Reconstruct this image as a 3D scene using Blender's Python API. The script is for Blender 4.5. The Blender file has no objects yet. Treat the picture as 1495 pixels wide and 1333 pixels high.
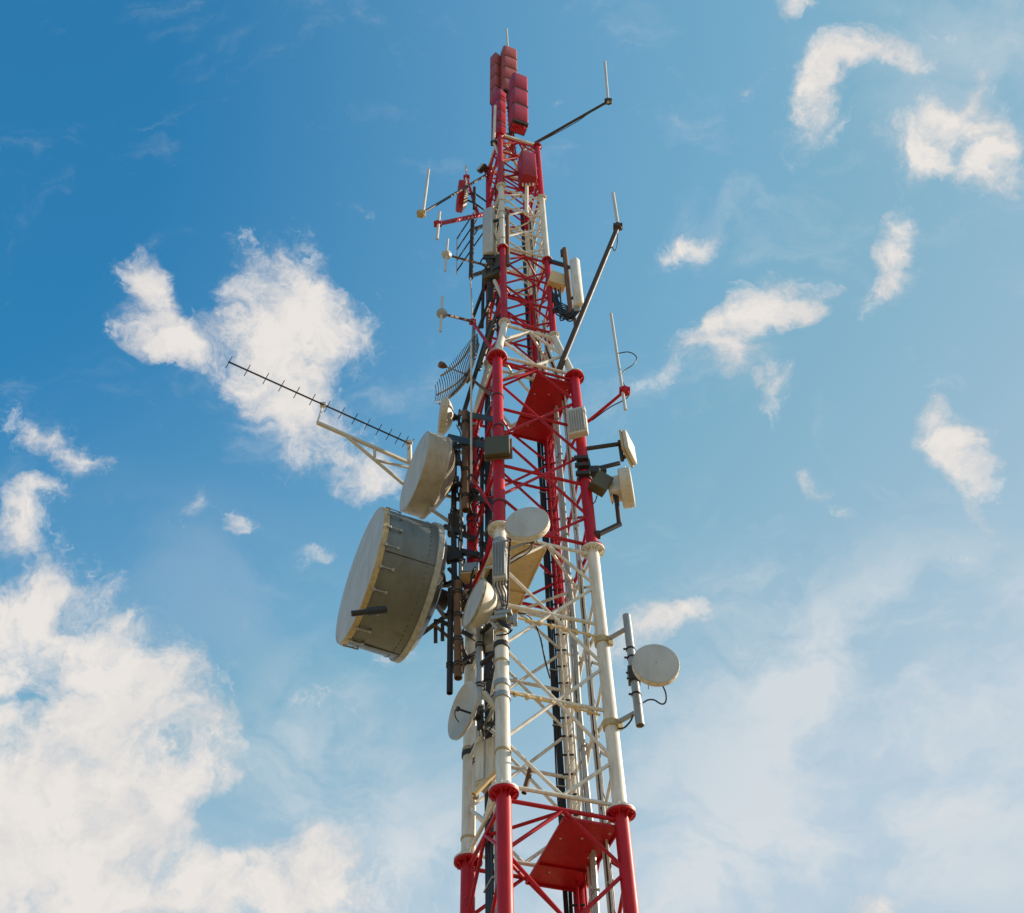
import bpy, bmesh, math, random
from math import radians as R, sin, cos, pi, sqrt
from mathutils import Vector as V, Matrix

random.seed(7)
SC = bpy.context.scene
COL = SC.collection

# ------------------------------------------------------------------ camera
PITCH, ROLL, FOC = 0.90470, -0.0294, 1698.5          # focal length in pixels of a 1495 wide frame
CAM = V((-0.3126, -16.1558, 1.6))
Z0 = 12.357                                          # height of the lowest flange ring in view
_f = V((0, cos(PITCH), sin(PITCH))); _r = V((1, 0, 0)); _u = V((0, -sin(PITCH), cos(PITCH)))
RT = cos(ROLL) * _r + sin(ROLL) * _u
UP = -sin(ROLL) * _r + cos(ROLL) * _u
cam = bpy.data.cameras.new('camera'); co = bpy.data.objects.new('camera', cam); COL.objects.link(co)
cam.sensor_width = 36; cam.sensor_fit = 'HORIZONTAL'; cam.lens = FOC / 1495 * 36
cam.clip_end = 20000
m = Matrix((RT, UP, -_f)).transposed().to_4x4(); m.translation = CAM
co.matrix_world = m
SC.camera = co

def ray(px, py):
    return (_f * FOC + RT * (px - 747.5) - UP * (py - 666.5)).normalized()
def at(px, py, Y):
    d = ray(px, py); return CAM + d * ((Y - CAM.y) / d.y)
def atz(px, py, z):
    d = ray(px, py); return CAM + d * ((z - CAM.z) / d.z)
def ppm(p):                                           # photo pixels per metre at a point
    return FOC / ((p - CAM).dot(_f))

# ------------------------------------------------------------------ sun and sky
SUN_AZ, SUN_EL = R(13), R(27)                        # azimuth from +x towards +y
sdir = V((cos(SUN_EL) * cos(SUN_AZ), cos(SUN_EL) * sin(SUN_AZ), sin(SUN_EL)))
sun = bpy.data.lights.new('sun', 'SUN'); so = bpy.data.objects.new('sun', sun); COL.objects.link(so)
sun.energy = 4.9; sun.angle = R(0.5); sun.color = (1.0, 0.87, 0.70)
so.rotation_euler = sdir.to_track_quat('Z', 'Y').to_euler()
SC.view_settings.view_transform = 'Standard'; SC.view_settings.look = 'None'
SC.view_settings.gamma = 1; SC.view_settings.exposure = 0.5

world = bpy.data.worlds.new('World'); SC.world = world; world.use_nodes = True
wt = world.node_tree; wn = wt.nodes; wl = wt.links; wn.clear()
def N(tree, typ, **kw):
    n = tree.nodes.new(typ)
    for k, v in kw.items():
        if k.startswith('i_'):
            n.inputs[k[2:].replace('_', ' ')].default_value = v
        else:
            setattr(n, k, v)
    return n
def wmath(op, a, b=None, clamp=False):
    n = wn.new('ShaderNodeMath'); n.operation = op; n.use_clamp = clamp
    for i, x in enumerate((a, b)):
        if x is None: continue
        if isinstance(x, (int, float)): n.inputs[i].default_value = x
        else: wl.new(x, n.inputs[i])
    return n.outputs[0]
def wsmooth(x, lo, hi):
    n = N(wt, 'ShaderNodeMapRange', interpolation_type='SMOOTHSTEP'); wl.new(x, n.inputs[0])
    n.inputs[1].default_value = lo; n.inputs[2].default_value = hi
    return n.outputs[0]
sky = N(wt, 'ShaderNodeTexSky', sky_type='NISHITA', sun_disc=False, sun_elevation=SUN_EL,
        sun_rotation=R(90) - SUN_AZ, altitude=200, air_density=1.0, dust_density=0.6, ozone_density=2.0)
tc = wn.new('ShaderNodeTexCoord'); gen = tc.outputs['Generated']
tint = N(wt, 'ShaderNodeMix', data_type='RGBA', blend_type='MULTIPLY'); tint.inputs[0].default_value = 1
wl.new(sky.outputs[0], tint.inputs[6]); tint.inputs[7].default_value = (.32, 1.36, 1.58, 1)
# pale air towards the sun and the horizon
dt = N(wt, 'ShaderNodeVectorMath', operation='DOT_PRODUCT'); wl.new(gen, dt.inputs[0]); dt.inputs[1].default_value = (.8876, .0777, .454)
sx = N(wt, 'ShaderNodeSeparateXYZ'); wl.new(gen, sx.inputs[0]); gz = sx.outputs[2]
pale = wmath('ADD', wmath('MULTIPLY', dt.outputs['Value'], .886), wmath('ADD', 3.7156, wmath('MULTIPLY', gz, wmath('ADD', -7.9755, wmath('MULTIPLY', gz, 4.0586)))))
pale = wmath('POWER', wmath('MINIMUM', wmath('MAXIMUM', pale, 0.0), 1.0), 1.16)
air = N(wt, 'ShaderNodeMix', data_type='RGBA'); wl.new(wmath('MULTIPLY', pale, 1 / .38, True), air.inputs[0]); wl.new(tint.outputs[2], air.inputs[6]); air.inputs[7].default_value = (1.4, 2.88, 3.88, 1)
air2 = N(wt, 'ShaderNodeMix', data_type='RGBA'); wl.new(wmath('MULTIPLY', wmath('SUBTRACT', pale, .38), 1.6, True), air2.inputs[0]); wl.new(air.outputs[2], air2.inputs[6]); air2.inputs[7].default_value = (3.1, 4.0, 4.75, 1)
air = air2
def wnoise(vec, scale, detail, rough, dist=0.0, lac=2.0):
    n = N(wt, 'ShaderNodeTexNoise', noise_dimensions='3D'); wl.new(vec, n.inputs['Vector'])
    n.inputs['Scale'].default_value = scale; n.inputs['Detail'].default_value = detail
    n.inputs['Roughness'].default_value = rough; n.inputs['Distortion'].default_value = dist
    n.inputs['Lacunarity'].default_value = lac
    return n
def vadd(a, nz, amt):
    s = N(wt, 'ShaderNodeVectorMath', operation='SUBTRACT'); wl.new(nz.outputs['Color'], s.inputs[0]); s.inputs[1].default_value = (.5, .5, .5)
    k = N(wt, 'ShaderNodeVectorMath', operation='SCALE'); wl.new(s.outputs[0], k.inputs[0]); k.inputs['Scale'].default_value = amt
    d = N(wt, 'ShaderNodeVectorMath', operation='ADD'); wl.new(a, d.inputs[0]); wl.new(k.outputs[0], d.inputs[1])
    return d.outputs[0]
warp = vadd(vadd(gen, wnoise(gen, 7, 2, .5), .10), wnoise(gen, 26, 4, .6), .035)
# cumulus patches: where each sits in the sky (bearing and height given as a sighting), its two half widths, lean, weight
CLOUDS = [
 (222,455,62,75,0,1.0),(196,402,38,32,0,.8),(228,510,58,34,0,.8),(420,420,80,70,-20,1.0),(345,500,85,62,-35,.9),
 (300,545,50,32,0,.6),(455,490,60,55,0,.8),(535,478,50,52,30,.75),(410,575,80,52,-40,.85),(475,650,90,58,-40,.8),(535,705,62,40,-20,.65),
 (288,425,34,60,-10,-.75),(505,420,22,40,20,-.6),(262,560,50,40,0,-.5),(300,1195,70,44,-20,-.9),(70,1012,64,16,-8,-.8),(235,1270,36,40,0,-.5),(150,905,30,26,0,-.35),(30,830,40,16,-10,-.4),
 (1340,150,60,26,0,-.3),(1255,150,24,30,0,-.4),(1430,232,18,24,0,-.4),(1215,400,40,30,0,-.5),
 (55,655,115,30,-22,.9),(140,697,36,26,0,.8),(88,740,42,20,-10,.7),
 (20,770,60,40,0,.8),(60,870,125,75,-20,1.0),(90,940,130,60,-20,.9),(150,1050,170,110,-10,1.1),(40,1100,150,130,0,1.2),(215,1140,105,115,0,1.0),
 (90,1220,190,120,0,1.2),(40,1310,160,90,0,1.2),(400,1305,150,62,0,1.0),(445,1245,80,46,10,1.0),(330,1320,90,40,0,.9),(560,1300,110,60,0,.45),
 (1205,22,40,26,30,.75),(1240,8,34,18,0,.6),
 (1195,185,34,46,0,.95),(1222,132,50,38,40,.95),(1278,98,60,38,18,.95),(1340,118,48,32,-20,.8),(1230,205,24,30,0,.6),
 (1378,235,50,52,0,.9),(1425,190,66,46,10,.95),(1470,222,30,58,0,.75),(1435,262,56,30,-15,.8),(1432,108,20,40,12,.6),(1300,222,34,40,30,.42),(1375,45,34,40,0,.36),
 (1310,325,26,40,-15,.7),(1285,372,40,66,-28,.95),(1255,430,48,32,10,.8),(990,330,66,18,5,.75),(960,340,20,14,0,.5),
 (1095,412,42,56,10,.8),(1062,470,98,44,18,1.0),(1000,492,60,28,10,.8),(1040,535,44,56,20,.9),(955,550,36,22,0,.75),(1112,592,38,38,0,.7),(1130,480,40,26,20,.6),(1010,345,40,24,20,.45),
 (1110,125,52,20,10,.5),(1180,410,34,18,10,.5),(820,152,14,8,0,.4),
 (1388,588,22,34,15,.55),(1398,635,34,44,0,.85),(1440,642,32,22,0,.7),(1428,690,26,44,0,.75),(1424,760,12,30,20,.42),(1390,815,28,14,20,.5),(1190,705,50,18,-10,.5),(1230,740,40,14,0,.42),
 (930,940,110,40,10,.85),(1005,915,40,34,20,.6),(470,1022,46,18,-10,.55),(375,775,24,24,40,.6),(460,815,26,16,10,.5),(310,735,46,34,40,.5),(580,968,40,24,-30,.5),
 (1290,1316,50,28,0,.8),(180,865,50,26,30,.45),(215,930,60,30,30,.5),(500,335,50,16,-20,.3),(270,395,40,10,20,.35),
]
# thin smooth haze banks
BANKS = [(1330,960,330,150,-8,.40),(1100,1110,300,150,10,.36),(1420,1180,320,120,0,.34),(480,1130,200,150,0,.34),(720,1290,420,110,0,.40),(1150,1300,400,70,0,.30),(1440,80,220,170,0,.22),(330,860,220,120,-30,.08)]
def blob(px, py, a, b, rot, vec=None, grow=1.48):
    c = ray(px, py); k = 1 / FOC * (c.dot(_f))
    x = (RT - c * RT.dot(c)).normalized(); y = c.cross(x)
    if y.dot(UP) < 0: y = -y
    t = R(rot); x, y = x * cos(t) + y * sin(t), -x * sin(t) + y * cos(t)
    e = Matrix((x, y, x.cross(y))).transposed().to_euler()
    mp = N(wt, 'ShaderNodeMapping', vector_type='TEXTURE'); wl.new(vec or warp, mp.inputs['Vector'])
    mp.inputs['Location'].default_value = c; mp.inputs['Rotation'].default_value = e
    mp.inputs['Scale'].default_value = (a * k * grow, b * k * grow, .25)
    g = N(wt, 'ShaderNodeTexGradient', gradient_type='SPHERICAL'); wl.new(mp.outputs[0], g.inputs[0])
    return g.outputs['Fac']
acc = None
for (px, py, a, b, rot, w) in CLOUDS:
    v = wmath('MULTIPLY', blob(px, py, a, b, rot), w * 1.5)
    acc = v if acc is None else wmath('ADD', acc, v)
base = wmath('MINIMUM', wmath('SUBTRACT', wmath('MULTIPLY', acc, 1.12), .24), 1.5)
wisp = vadd(warp, wnoise(gen, 60, 4, .6), .02)
fine = wnoise(wisp, 20, 14, .64, .25)
mid_n = wnoise(warp, 9, 3, .5)
den = wmath('ADD', base, wmath('ADD', wmath('MULTIPLY', wmath('SUBTRACT', fine.outputs['Fac'], .5), 4.0), wmath('MULTIPLY', wmath('SUBTRACT', mid_n.outputs['Fac'], .5), 1.7)))
den = wmath('MULTIPLY', den, wsmooth(base, 0.0, .34))
mask = wmath('MULTIPLY', wmath('POWER', wsmooth(den, -.05, 1.7), 1.35), .97)
# torn fringe round each cloud
fr_n = wnoise(vadd(wisp, wnoise(gen, 30, 3, .6), .03), 34, 14, .66, .5)
fr_d = wmath('ADD', wmath('MINIMUM', acc, .9), wmath('MULTIPLY', wmath('SUBTRACT', fr_n.outputs['Fac'], .5), 6.5))
fringe = wmath('MULTIPLY', wmath('MULTIPLY', wsmooth(fr_d, .55, 2.2), .58), wsmooth(acc, .02, .4))
# faint streaks everywhere between the clouds, and the smooth haze banks
streak_v = N(wt, 'ShaderNodeMapping'); wl.new(warp, streak_v.inputs[0]); streak_v.inputs['Rotation'].default_value = (0, 0, .5); streak_v.inputs['Scale'].default_value = (1, 2.2, 1.3)
streak = wnoise(streak_v.outputs[0], 6, 12, .62, .4)
faint = wmath('MULTIPLY', wsmooth(streak.outputs['Fac'], .53, .80), .34)
soft = vadd(gen, wnoise(gen, 5, 2, .5), .12)
bacc = None
for (px, py, a, b, rot, w) in BANKS:
    v = wmath('MULTIPLY', wsmooth(blob(px, py, a, b, rot, soft, 1.5), 0, .9), w)
    bacc = v if bacc is None else wmath('ADD', bacc, v)
bank_v = N(wt, 'ShaderNodeMapping'); wl.new(warp, bank_v.inputs[0]); bank_v.inputs['Scale'].default_value = (1, 1.0, 1.9)
bank_n = wnoise(bank_v.outputs[0], 5.5, 11, .58, .3)
bank = wmath('MULTIPLY', bacc, wmath('ADD', .05, wmath('MULTIPLY', wsmooth(bank_n.outputs['Fac'], .40, .62), 1.7)))
thin = wmath('MINIMUM', wmath('ADD', wmath('ADD', faint, bank), fringe), .8)
cshade = wnoise(vadd(warp, wnoise(gen, 60, 3, .5), .01), 14, 7, .55)
cs = wmath('ADD', wmath('MULTIPLY', cshade.outputs['Fac'], .8), wmath('MULTIPLY', den, .22))
ramp = N(wt, 'ShaderNodeValToRGB'); wl.new(cs, ramp.inputs[0])
ramp.color_ramp.elements[0].position = .42; ramp.color_ramp.elements[0].color = (3.95, 4.02, 4.2, 1)
ramp.color_ramp.elements[1].position = .82; ramp.color_ramp.elements[1].color = (5.6, 5.3, 5.0, 1)
tm = N(wt, 'ShaderNodeMix', data_type='RGBA'); wl.new(thin, tm.inputs[0]); wl.new(air.outputs[2], tm.inputs[6]); tm.inputs[7].default_value = (4.75, 4.95, 5.1, 1)
mx = N(wt, 'ShaderNodeMix', data_type='RGBA'); wl.new(mask, mx.inputs[0]); wl.new(tm.outputs[2], mx.inputs[6]); wl.new(ramp.outputs[0], mx.inputs[7])
bg = wn.new('ShaderNodeBackground'); bg.inputs['Strength'].default_value = 0.106
wl.new(mx.outputs[2], bg.inputs['Color'])
wo = wn.new('ShaderNodeOutputWorld'); wl.new(bg.outputs[0], wo.inputs[0])

# ------------------------------------------------------------------ materials
def paint(name, col, rough=.42, metal=0.0, dirt=None, amt=.35, scale=6.0, bump=.08, spots=None, streak=True, spec=.5, spot_at=.60):
    mt = bpy.data.materials.new(name); mt.use_nodes = True
    t = mt.node_tree; n = t.nodes; l = t.links
    b = n['Principled BSDF']; b.inputs['Metallic'].default_value = metal
    b.inputs['Specular IOR Level'].default_value = spec
    g = n.new('ShaderNodeNewGeometry'); mp = n.new('ShaderNodeMapping'); l.new(g.outputs['Position'], mp.inputs[0])
    mp.inputs['Scale'].default_value = (1, 1, .16 if streak else 1)
    a = N(t, 'ShaderNodeTexNoise'); l.new(mp.outputs[0], a.inputs['Vector']); a.inputs['Scale'].default_value = scale * 2; a.inputs['Detail'].default_value = 7; a.inputs['Roughness'].default_value = .65
    r = n.new('ShaderNodeMapRange'); r.inputs[1].default_value = .44; r.inputs[2].default_value = .72; l.new(a.outputs['Fac'], r.inputs[0])
    k = N(t, 'ShaderNodeMath', operation='MULTIPLY'); l.new(r.outputs[0], k.inputs[0]); k.inputs[1].default_value = amt
    c2 = dirt or tuple(x * .45 for x in col)
    mxn = N(t, 'ShaderNodeMix', data_type='RGBA'); l.new(k.outputs[0], mxn.inputs[0]); mxn.inputs[6].default_value = (*col, 1); mxn.inputs[7].default_value = (*c2, 1)
    out = mxn.outputs[2]
    a2 = N(t, 'ShaderNodeTexNoise'); l.new(g.outputs['Position'], a2.inputs['Vector']); a2.inputs['Scale'].default_value = 1.7; a2.inputs['Detail'].default_value = 3
    hv = n.new('ShaderNodeHueSaturation'); r2 = n.new('ShaderNodeMapRange'); r2.inputs[3].default_value = .8; r2.inputs[4].default_value = 1.18; l.new(a2.outputs['Fac'], r2.inputs[0])
    l.new(r2.outputs[0], hv.inputs['Value']); l.new(out, hv.inputs['Color']); out = hv.outputs[0]
    if spots:
        s = N(t, 'ShaderNodeTexNoise'); l.new(g.outputs['Position'], s.inputs['Vector']); s.inputs['Scale'].default_value = 17; s.inputs['Detail'].default_value = 6; s.inputs['Roughness'].default_value = .7
        rs = n.new('ShaderNodeMapRange'); rs.inputs[1].default_value = spot_at; rs.inputs[2].default_value = spot_at + .09; l.new(s.outputs['Fac'], rs.inputs[0])
        m2 = N(t, 'ShaderNodeMix', data_type='RGBA'); l.new(rs.outputs[0], m2.inputs[0]); l.new(out, m2.inputs[6]); m2.inputs[7].default_value = (*spots, 1); out = m2.outputs[2]
    l.new(out, b.inputs['Base Color'])
    rr = n.new('ShaderNodeMapRange'); rr.inputs[3].default_value = max(.05, rough - .12); rr.inputs[4].default_value = min(1, rough + .18); l.new(a.outputs['Fac'], rr.inputs[0]); l.new(rr.outputs[0], b.inputs['Roughness'])
    bp = n.new('ShaderNodeBump'); bp.inputs['Strength'].default_value = bump; bp.inputs['Distance'].default_value = .01; l.new(a.outputs['Fac'], bp.inputs['Height']); l.new(bp.outputs[0], b.inputs['Normal'])
    return mt
RED = paint('red_paint', (.47, .007, .018), .42, spec=.3, dirt=(.20, .010, .014), amt=.6, spots=(.50, .07, .06), spot_at=.645)
WHITE = paint('white_paint', (.72, .675, .60), .45, dirt=(.40, .31, .20), amt=.6, spots=(.42, .28, .15), spot_at=.655)
CREAM = paint('cream_radome', (.60, .545, .45), .5, dirt=(.45, .38, .27), amt=.4, scale=3)
FACE = paint('grey_radome_face', (.49, .495, .49), .6, dirt=(.29, .285, .26), amt=.45, scale=2.2)
TAN = paint('tan_plate', (.72, .52, .27), .55, dirt=(.40, .30, .18), amt=.4, scale=3)
GALV = paint('galvanised_steel', (.36, .36, .35), .42, metal=.55, dirt=(.25, .23, .20), amt=.5, scale=8)
LIGHT = paint('pale_grey_enamel', (.46, .46, .445), .4, dirt=(.35, .33, .29), amt=.4)
DARK = paint('dark_steel', (.028, .026, .025), .5, metal=.2, dirt=(.10, .065, .04), amt=.5, scale=9)
RUST = paint('rusty_pipe', (.17, .085, .038), .7, dirt=(.09, .045, .025), amt=.8, scale=7, bump=.2, spots=(.30, .22, .13))
OLIVE = paint('olive_enamel', (.075, .066, .03), .5, dirt=(.08, .06, .03), amt=.5)
GREYD = paint('grey_drum_shell', (.165, .172, .158), .38, metal=.4, dirt=(.085, .075, .05), amt=.45, scale=2.2)
BLACK = paint('black_rubber', (.014, .014, .015), .5, dirt=(.03, .028, .025), amt=.5)
BAND = paint('stained_grey_band', (.42, .41, .36), .5, dirt=(.20, .16, .10), amt=.7, scale=5, streak=False)
SIDE = paint('weathered_tan_shell', (.44, .385, .30), .5, dirt=(.24, .18, .11), amt=.6, scale=2.5)
YELL = paint('aged_band', (.48, .37, .18), .5, dirt=(.30, .20, .09), amt=.8, scale=8, spots=(.62, .60, .55))
MAROON = paint('maroon_radome', (.36, .010, .022), .45, spec=.35, dirt=(.18, .02, .02), amt=.4, scale=3)
BROWN = paint('brown_black_steel', (.045, .030, .022), .5, dirt=(.09, .05, .03), amt=.6, scale=7)
ROD = paint('white_fibreglass', (.55, .54, .51), .45, amt=.12, scale=1, bump=0, streak=False)
ROSE = paint('faded_red_radome', (.38, .07, .05), .5, spec=.3, dirt=(.24, .05, .04), amt=.5, scale=3)

# ------------------------------------------------------------------ mesh helpers
ZUP = (0, 0, 1)
class MB:
    def __init__(s): s.v = []; s.f = []; s.mi = []; s.cur = 0
    def add(s, vs, fs):
        o = len(s.v); s.v += [V(x) for x in vs]
        s.f += [tuple(i + o for i in f) for f in fs]; s.mi += [s.cur] * len(fs); return s
    def frame(s, d):
        d = d.normalized(); a = V((0, 0, 1)) if abs(d.z) < .95 else V((1, 0, 0))
        x = d.cross(a).normalized(); return x, x.cross(d).normalized()
    def lathe(s, c, ax, prof, n=24, caps=True):
        c = V(c); ax = V(ax).normalized(); x, y = s.frame(ax); vs = []; fs = []
        for (t, r) in prof:
            for i in range(n):
                a = 2 * pi * i / n; vs.append(c + ax * t + (x * cos(a) + y * sin(a)) * r)
        for k in range(len(prof) - 1):
            for i in range(n):
                j = (i + 1) % n; fs.append((k * n + i, k * n + j, (k + 1) * n + j, (k + 1) * n + i))
        if caps:
            fs.append(tuple(range(n))); fs.append(tuple((len(prof) - 1) * n + i for i in range(n)))
        return s.add(vs, fs)
    def tube(s, a, b, r, r2=None, n=12):
        a = V(a); b = V(b); L = (b - a).length
        return s.lathe(a, b - a, [(0, r), (L, r if r2 is None else r2)], n)
    def pipe(s, a, b, r, wall=.2, n=16):               # open ended pipe
        a = V(a); b = V(b); L = (b - a).length; q = r * (1 - wall)
        return s.lathe(a, b - a, [(.06, q * .6), (.06, q), (0, q), (0, r), (L, r), (L, q), (L - .06, q), (L - .06, q * .6)], n)
    def path(s, pts, r, n=7, sub=5):
        P = [V(p) for p in pts]
        if sub > 1 and len(P) > 2:
            Q = []
            E = [P[0] * 2 - P[1]] + P + [P[-1] * 2 - P[-2]]
            for i in range(1, len(E) - 2):
                p0, p1, p2, p3 = E[i - 1:i + 3]
                for k in range(sub):
                    t = k / sub
                    Q.append(.5 * (2 * p1 + (p2 - p0) * t + (2 * p0 - 5 * p1 + 4 * p2 - p3) * t * t + (3 * p1 - p0 - 3 * p2 + p3) * t ** 3))
            P = Q + [P[-1]]
        vs = []; fs = []
        x = None
        for i, p in enumerate(P):
            d = (P[min(i + 1, len(P) - 1)] - P[max(i - 1, 0)]).normalized()
            if x is None: x, y = s.frame(d)
            else:
                x = (x - d * x.dot(d)).normalized(); y = d.cross(x)
            for k in range(n):
                a = 2 * pi * k / n; vs.append(p + (x * cos(a) + y * sin(a)) * r)
        for i in range(len(P) - 1):
            for k in range(n):
                j = (k + 1) % n; fs.append((i * n + k, i * n + j, (i + 1) * n + j, (i + 1) * n + k))
        fs.append(tuple(range(n))); fs.append(tuple((len(P) - 1) * n + k for k in range(n)))
        return s.add(vs, fs)
    def box(s, c, ex, ey, ez, b=.006):                 # half-extent vectors, chamfered edges
        c = V(c); E = [V(ex), V(ey), V(ez)]; L = [e.length for e in E]; U = [e / l for e, l in zip(E, L)]
        b = min(b, min(L) * .45); idx = {}; vs = []
        for sx in (-1, 1):
            for sy in (-1, 1):
                for sz in (-1, 1):
                    sg = (sx, sy, sz)
                    for k in range(3):
                        p = c.copy()
                        for q in range(3): p += U[q] * sg[q] * (L[q] if q == k else L[q] - b)
                        idx[sg, k] = len(vs); vs.append(p)
        fs = []
        for k in range(3):
            i, j = [q for q in range(3) if q != k]
            for sk in (-1, 1):
                f = []
                for (si, sj) in ((-1, -1), (1, -1), (1, 1), (-1, 1)):
                    g = [0, 0, 0]; g[k] = sk; g[i] = si; g[j] = sj; f.append(idx[tuple(g), k])
                fs.append(tuple(f))
            for si in (-1, 1):
                for sj in (-1, 1):
                    g0 = [0, 0, 0]; g1 = [0, 0, 0]
                    g0[i] = g1[i] = si; g0[j] = g1[j] = sj; g0[k] = -1; g1[k] = 1
                    fs.append((idx[tuple(g0), i], idx[tuple(g1), i], idx[tuple(g1), j], idx[tuple(g0), j]))
        for sx in (-1, 1):
            for sy in (-1, 1):
                for sz in (-1, 1): fs.append(tuple(idx[(sx, sy, sz), k] for k in range(3)))
        return s.add(vs, fs)
    def obox(s, c, nrm, w, h, d, b=.006, lean=0.0):    # upright box: nrm = facing, w across, h tall, d deep
        n = V(nrm).normalized(); sd = V((0, 0, 1)).cross(n).normalized(); u = n.cross(sd)
        u2 = (u * cos(lean) + sd * sin(lean)); sd2 = sd * cos(lean) - u * sin(lean)
        return s.box(c, sd2 * w / 2, u2 * h / 2, n * d / 2, b)
    def rprism(s, c, nrm, w, h, d, r, up=ZUP, n=6):     # upright rounded-section body with softened ends
        c = V(c); u = V(up).normalized(); nn = V(nrm); nn = (nn - u * nn.dot(u)).normalized(); sd = u.cross(nn); r = min(r, w * .48, d * .48)
        def ring(z, q):
            out = []
            for (sx, sy, a0) in ((1, 1, 0), (-1, 1, 90), (-1, -1, 180), (1, -1, 270)):
                for k in range(n + 1):
                    a = R(a0 + 90 * k / n)
                    out.append(c + sd * (sx * (w / 2 - r) + cos(a) * r * q - sx * (1 - q) * .0) + nn * (sy * (d / 2 - r) + sin(a) * r * q) + u * z)
            return out
        lv = [(-h / 2, .55), (-h / 2 + r * .12, .85), (-h / 2 + r * .35, 1), (h / 2 - r * .35, 1), (h / 2 - r * .12, .85), (h / 2, .55)]
        m_ = 4 * (n + 1); vs = []; fs = []
        for z, q in lv: vs += ring(z, q)
        for i in range(len(lv) - 1):
            for k in range(m_): j = (k + 1) % m_; fs.append((i * m_ + k, i * m_ + j, (i + 1) * m_ + j, (i + 1) * m_ + k))
        fs.append(tuple(range(m_))); fs.append(tuple((len(lv) - 1) * m_ + k for k in range(m_)))
        return s.add(vs, fs)
    def bar(s, a, b, w, h, bev=.004):                  # square section bar
        a = V(a); b = V(b); x, y = s.frame(b - a)
        return s.box((a + b) / 2, x * w / 2, y * h / 2, (b - a) / 2, bev)
    def poly(s, pts, thick):
        P = [V(p) for p in pts]; n = len(P); up = V((0, 0, thick))
        return s.add(P + [p + up for p in P], [tuple(range(n)), tuple(range(2 * n - 1, n - 1, -1))] + [(i, (i + 1) % n, n + (i + 1) % n, n + i) for i in range(n)])

WOFF = {}
def thing(name, label, cat, loc, group=None):
    o = bpy.data.objects.new(name, None); COL.objects.link(o); o.location = loc; o.empty_display_size = .2
    o['label'] = label; o['category'] = cat
    if group: o['group'] = group
    WOFF[o] = V(loc); return o
def obj(name, mb, mats, parent=None, loc=None):
    off = WOFF[parent] if parent else V(loc or (0, 0, 0))
    me = bpy.data.meshes.new(name); me.from_pydata([v - off for v in mb.v], [], mb.f)
    for mt in (mats if isinstance(mats, (list, tuple)) else [mats]): me.materials.append(mt)
    me.polygons.foreach_set('material_index', mb.mi)
    bm = bmesh.new(); bm.from_mesh(me); bmesh.ops.recalc_face_normals(bm, faces=bm.faces); bm.to_mesh(me); bm.free()
    me.polygons.foreach_set('use_smooth', [True] * len(me.polygons)); me.set_sharp_from_angle(angle=R(38))
    o = bpy.data.objects.new(name, me); COL.objects.link(o)
    if parent: o.parent = parent
    else: o.location = off
    WOFF[o] = off; return o
def tag(o, label, cat, group=None):
    o['label'] = label; o['category'] = cat
    if group: o['group'] = group
    return o
ZV = V((0, 0, 1))

# ------------------------------------------------------------------ ground
g = MB().add([(-3000, -3000, 0), (3000, -3000, 0), (3000, 3000, 0), (-3000, 3000, 0)], [(0, 1, 2, 3)])
go = obj('ground', g, paint('dry_grass_ground', (.34, .26, .13), .9, dirt=(.16, .14, .06), amt=.7, scale=.4, streak=False)); go['kind'] = 'structure'

# ------------------------------------------------------------------ the tower
ROT = -0.4519; HALF = 1.9077 / sqrt(2)
ANG = {'F': -90, 'R': 0, 'B': 90, 'L': 180}
T3, T4, T5, T6 = 14.15, 18.07, 21.98, 25.85
def wf(z): return 1.0 if z <= 12 else (.68 if z >= T3 else 1 - .32 * (z - 12) / (T3 - 12))
def lp(c, z):                                         # centre line of a leg, z above the lowest ring in view
    a = R(ANG[c]) + ROT; k = HALF * wf(z); return V((k * cos(a), k * sin(a), z + Z0))
def mid(a, b, z): return (lp(a, z) + lp(b, z)) / 2
tower = thing('lattice_tower', 'tall red and white banded steel lattice tower carrying all the antennas', 'tower', (0, 0, 0))
SECT = [(-Z0, -6, WHITE, 3), (-6, 0, RED, 3), (0, 6, WHITE, 3), (6, 12, RED, 3), (12, T3, WHITE, 1), (T3, T4, RED, 3), (T4, T5, WHITE, 3), (T5, T6, RED, 3)]
def leg_r(z): return .118 if z < 12 else .086
def flange(p, up, r, mat, parent, ax):
    mb = MB(); s = 1 if up else -1
    mb.lathe(p, ax * s, [(.003, r), (.036, r), (.040, r - .006)], 28)
    lr = r * .49
    x, y = mb.frame(ax)
    for i in range(8):
        a = 2 * pi * i / 8 + .2; d = x * cos(a) + y * sin(a); t = d.cross(ax) * .008
        q0 = p + ax * s * .040
        pts = [q0 + d * lr * .9, q0 + d * (r - .02), q0 + d * lr * .9 + ax * s * .13]
        mb.add([q + t for q in pts] + [q - t for q in pts], [(0, 1, 2), (5, 4, 3), (0, 1, 4, 3), (1, 2, 5, 4), (2, 0, 3, 5)])
        b = 2 * pi * (i + .5) / 8 + .2; e = x * cos(b) + y * sin(b)
        mb.tube(p + e * (r - .035) + ax * s * .03, p + e * (r - .035) + ax * s * .07, .014, n=6)
    return obj('flange', mb, mat, parent)
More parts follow.
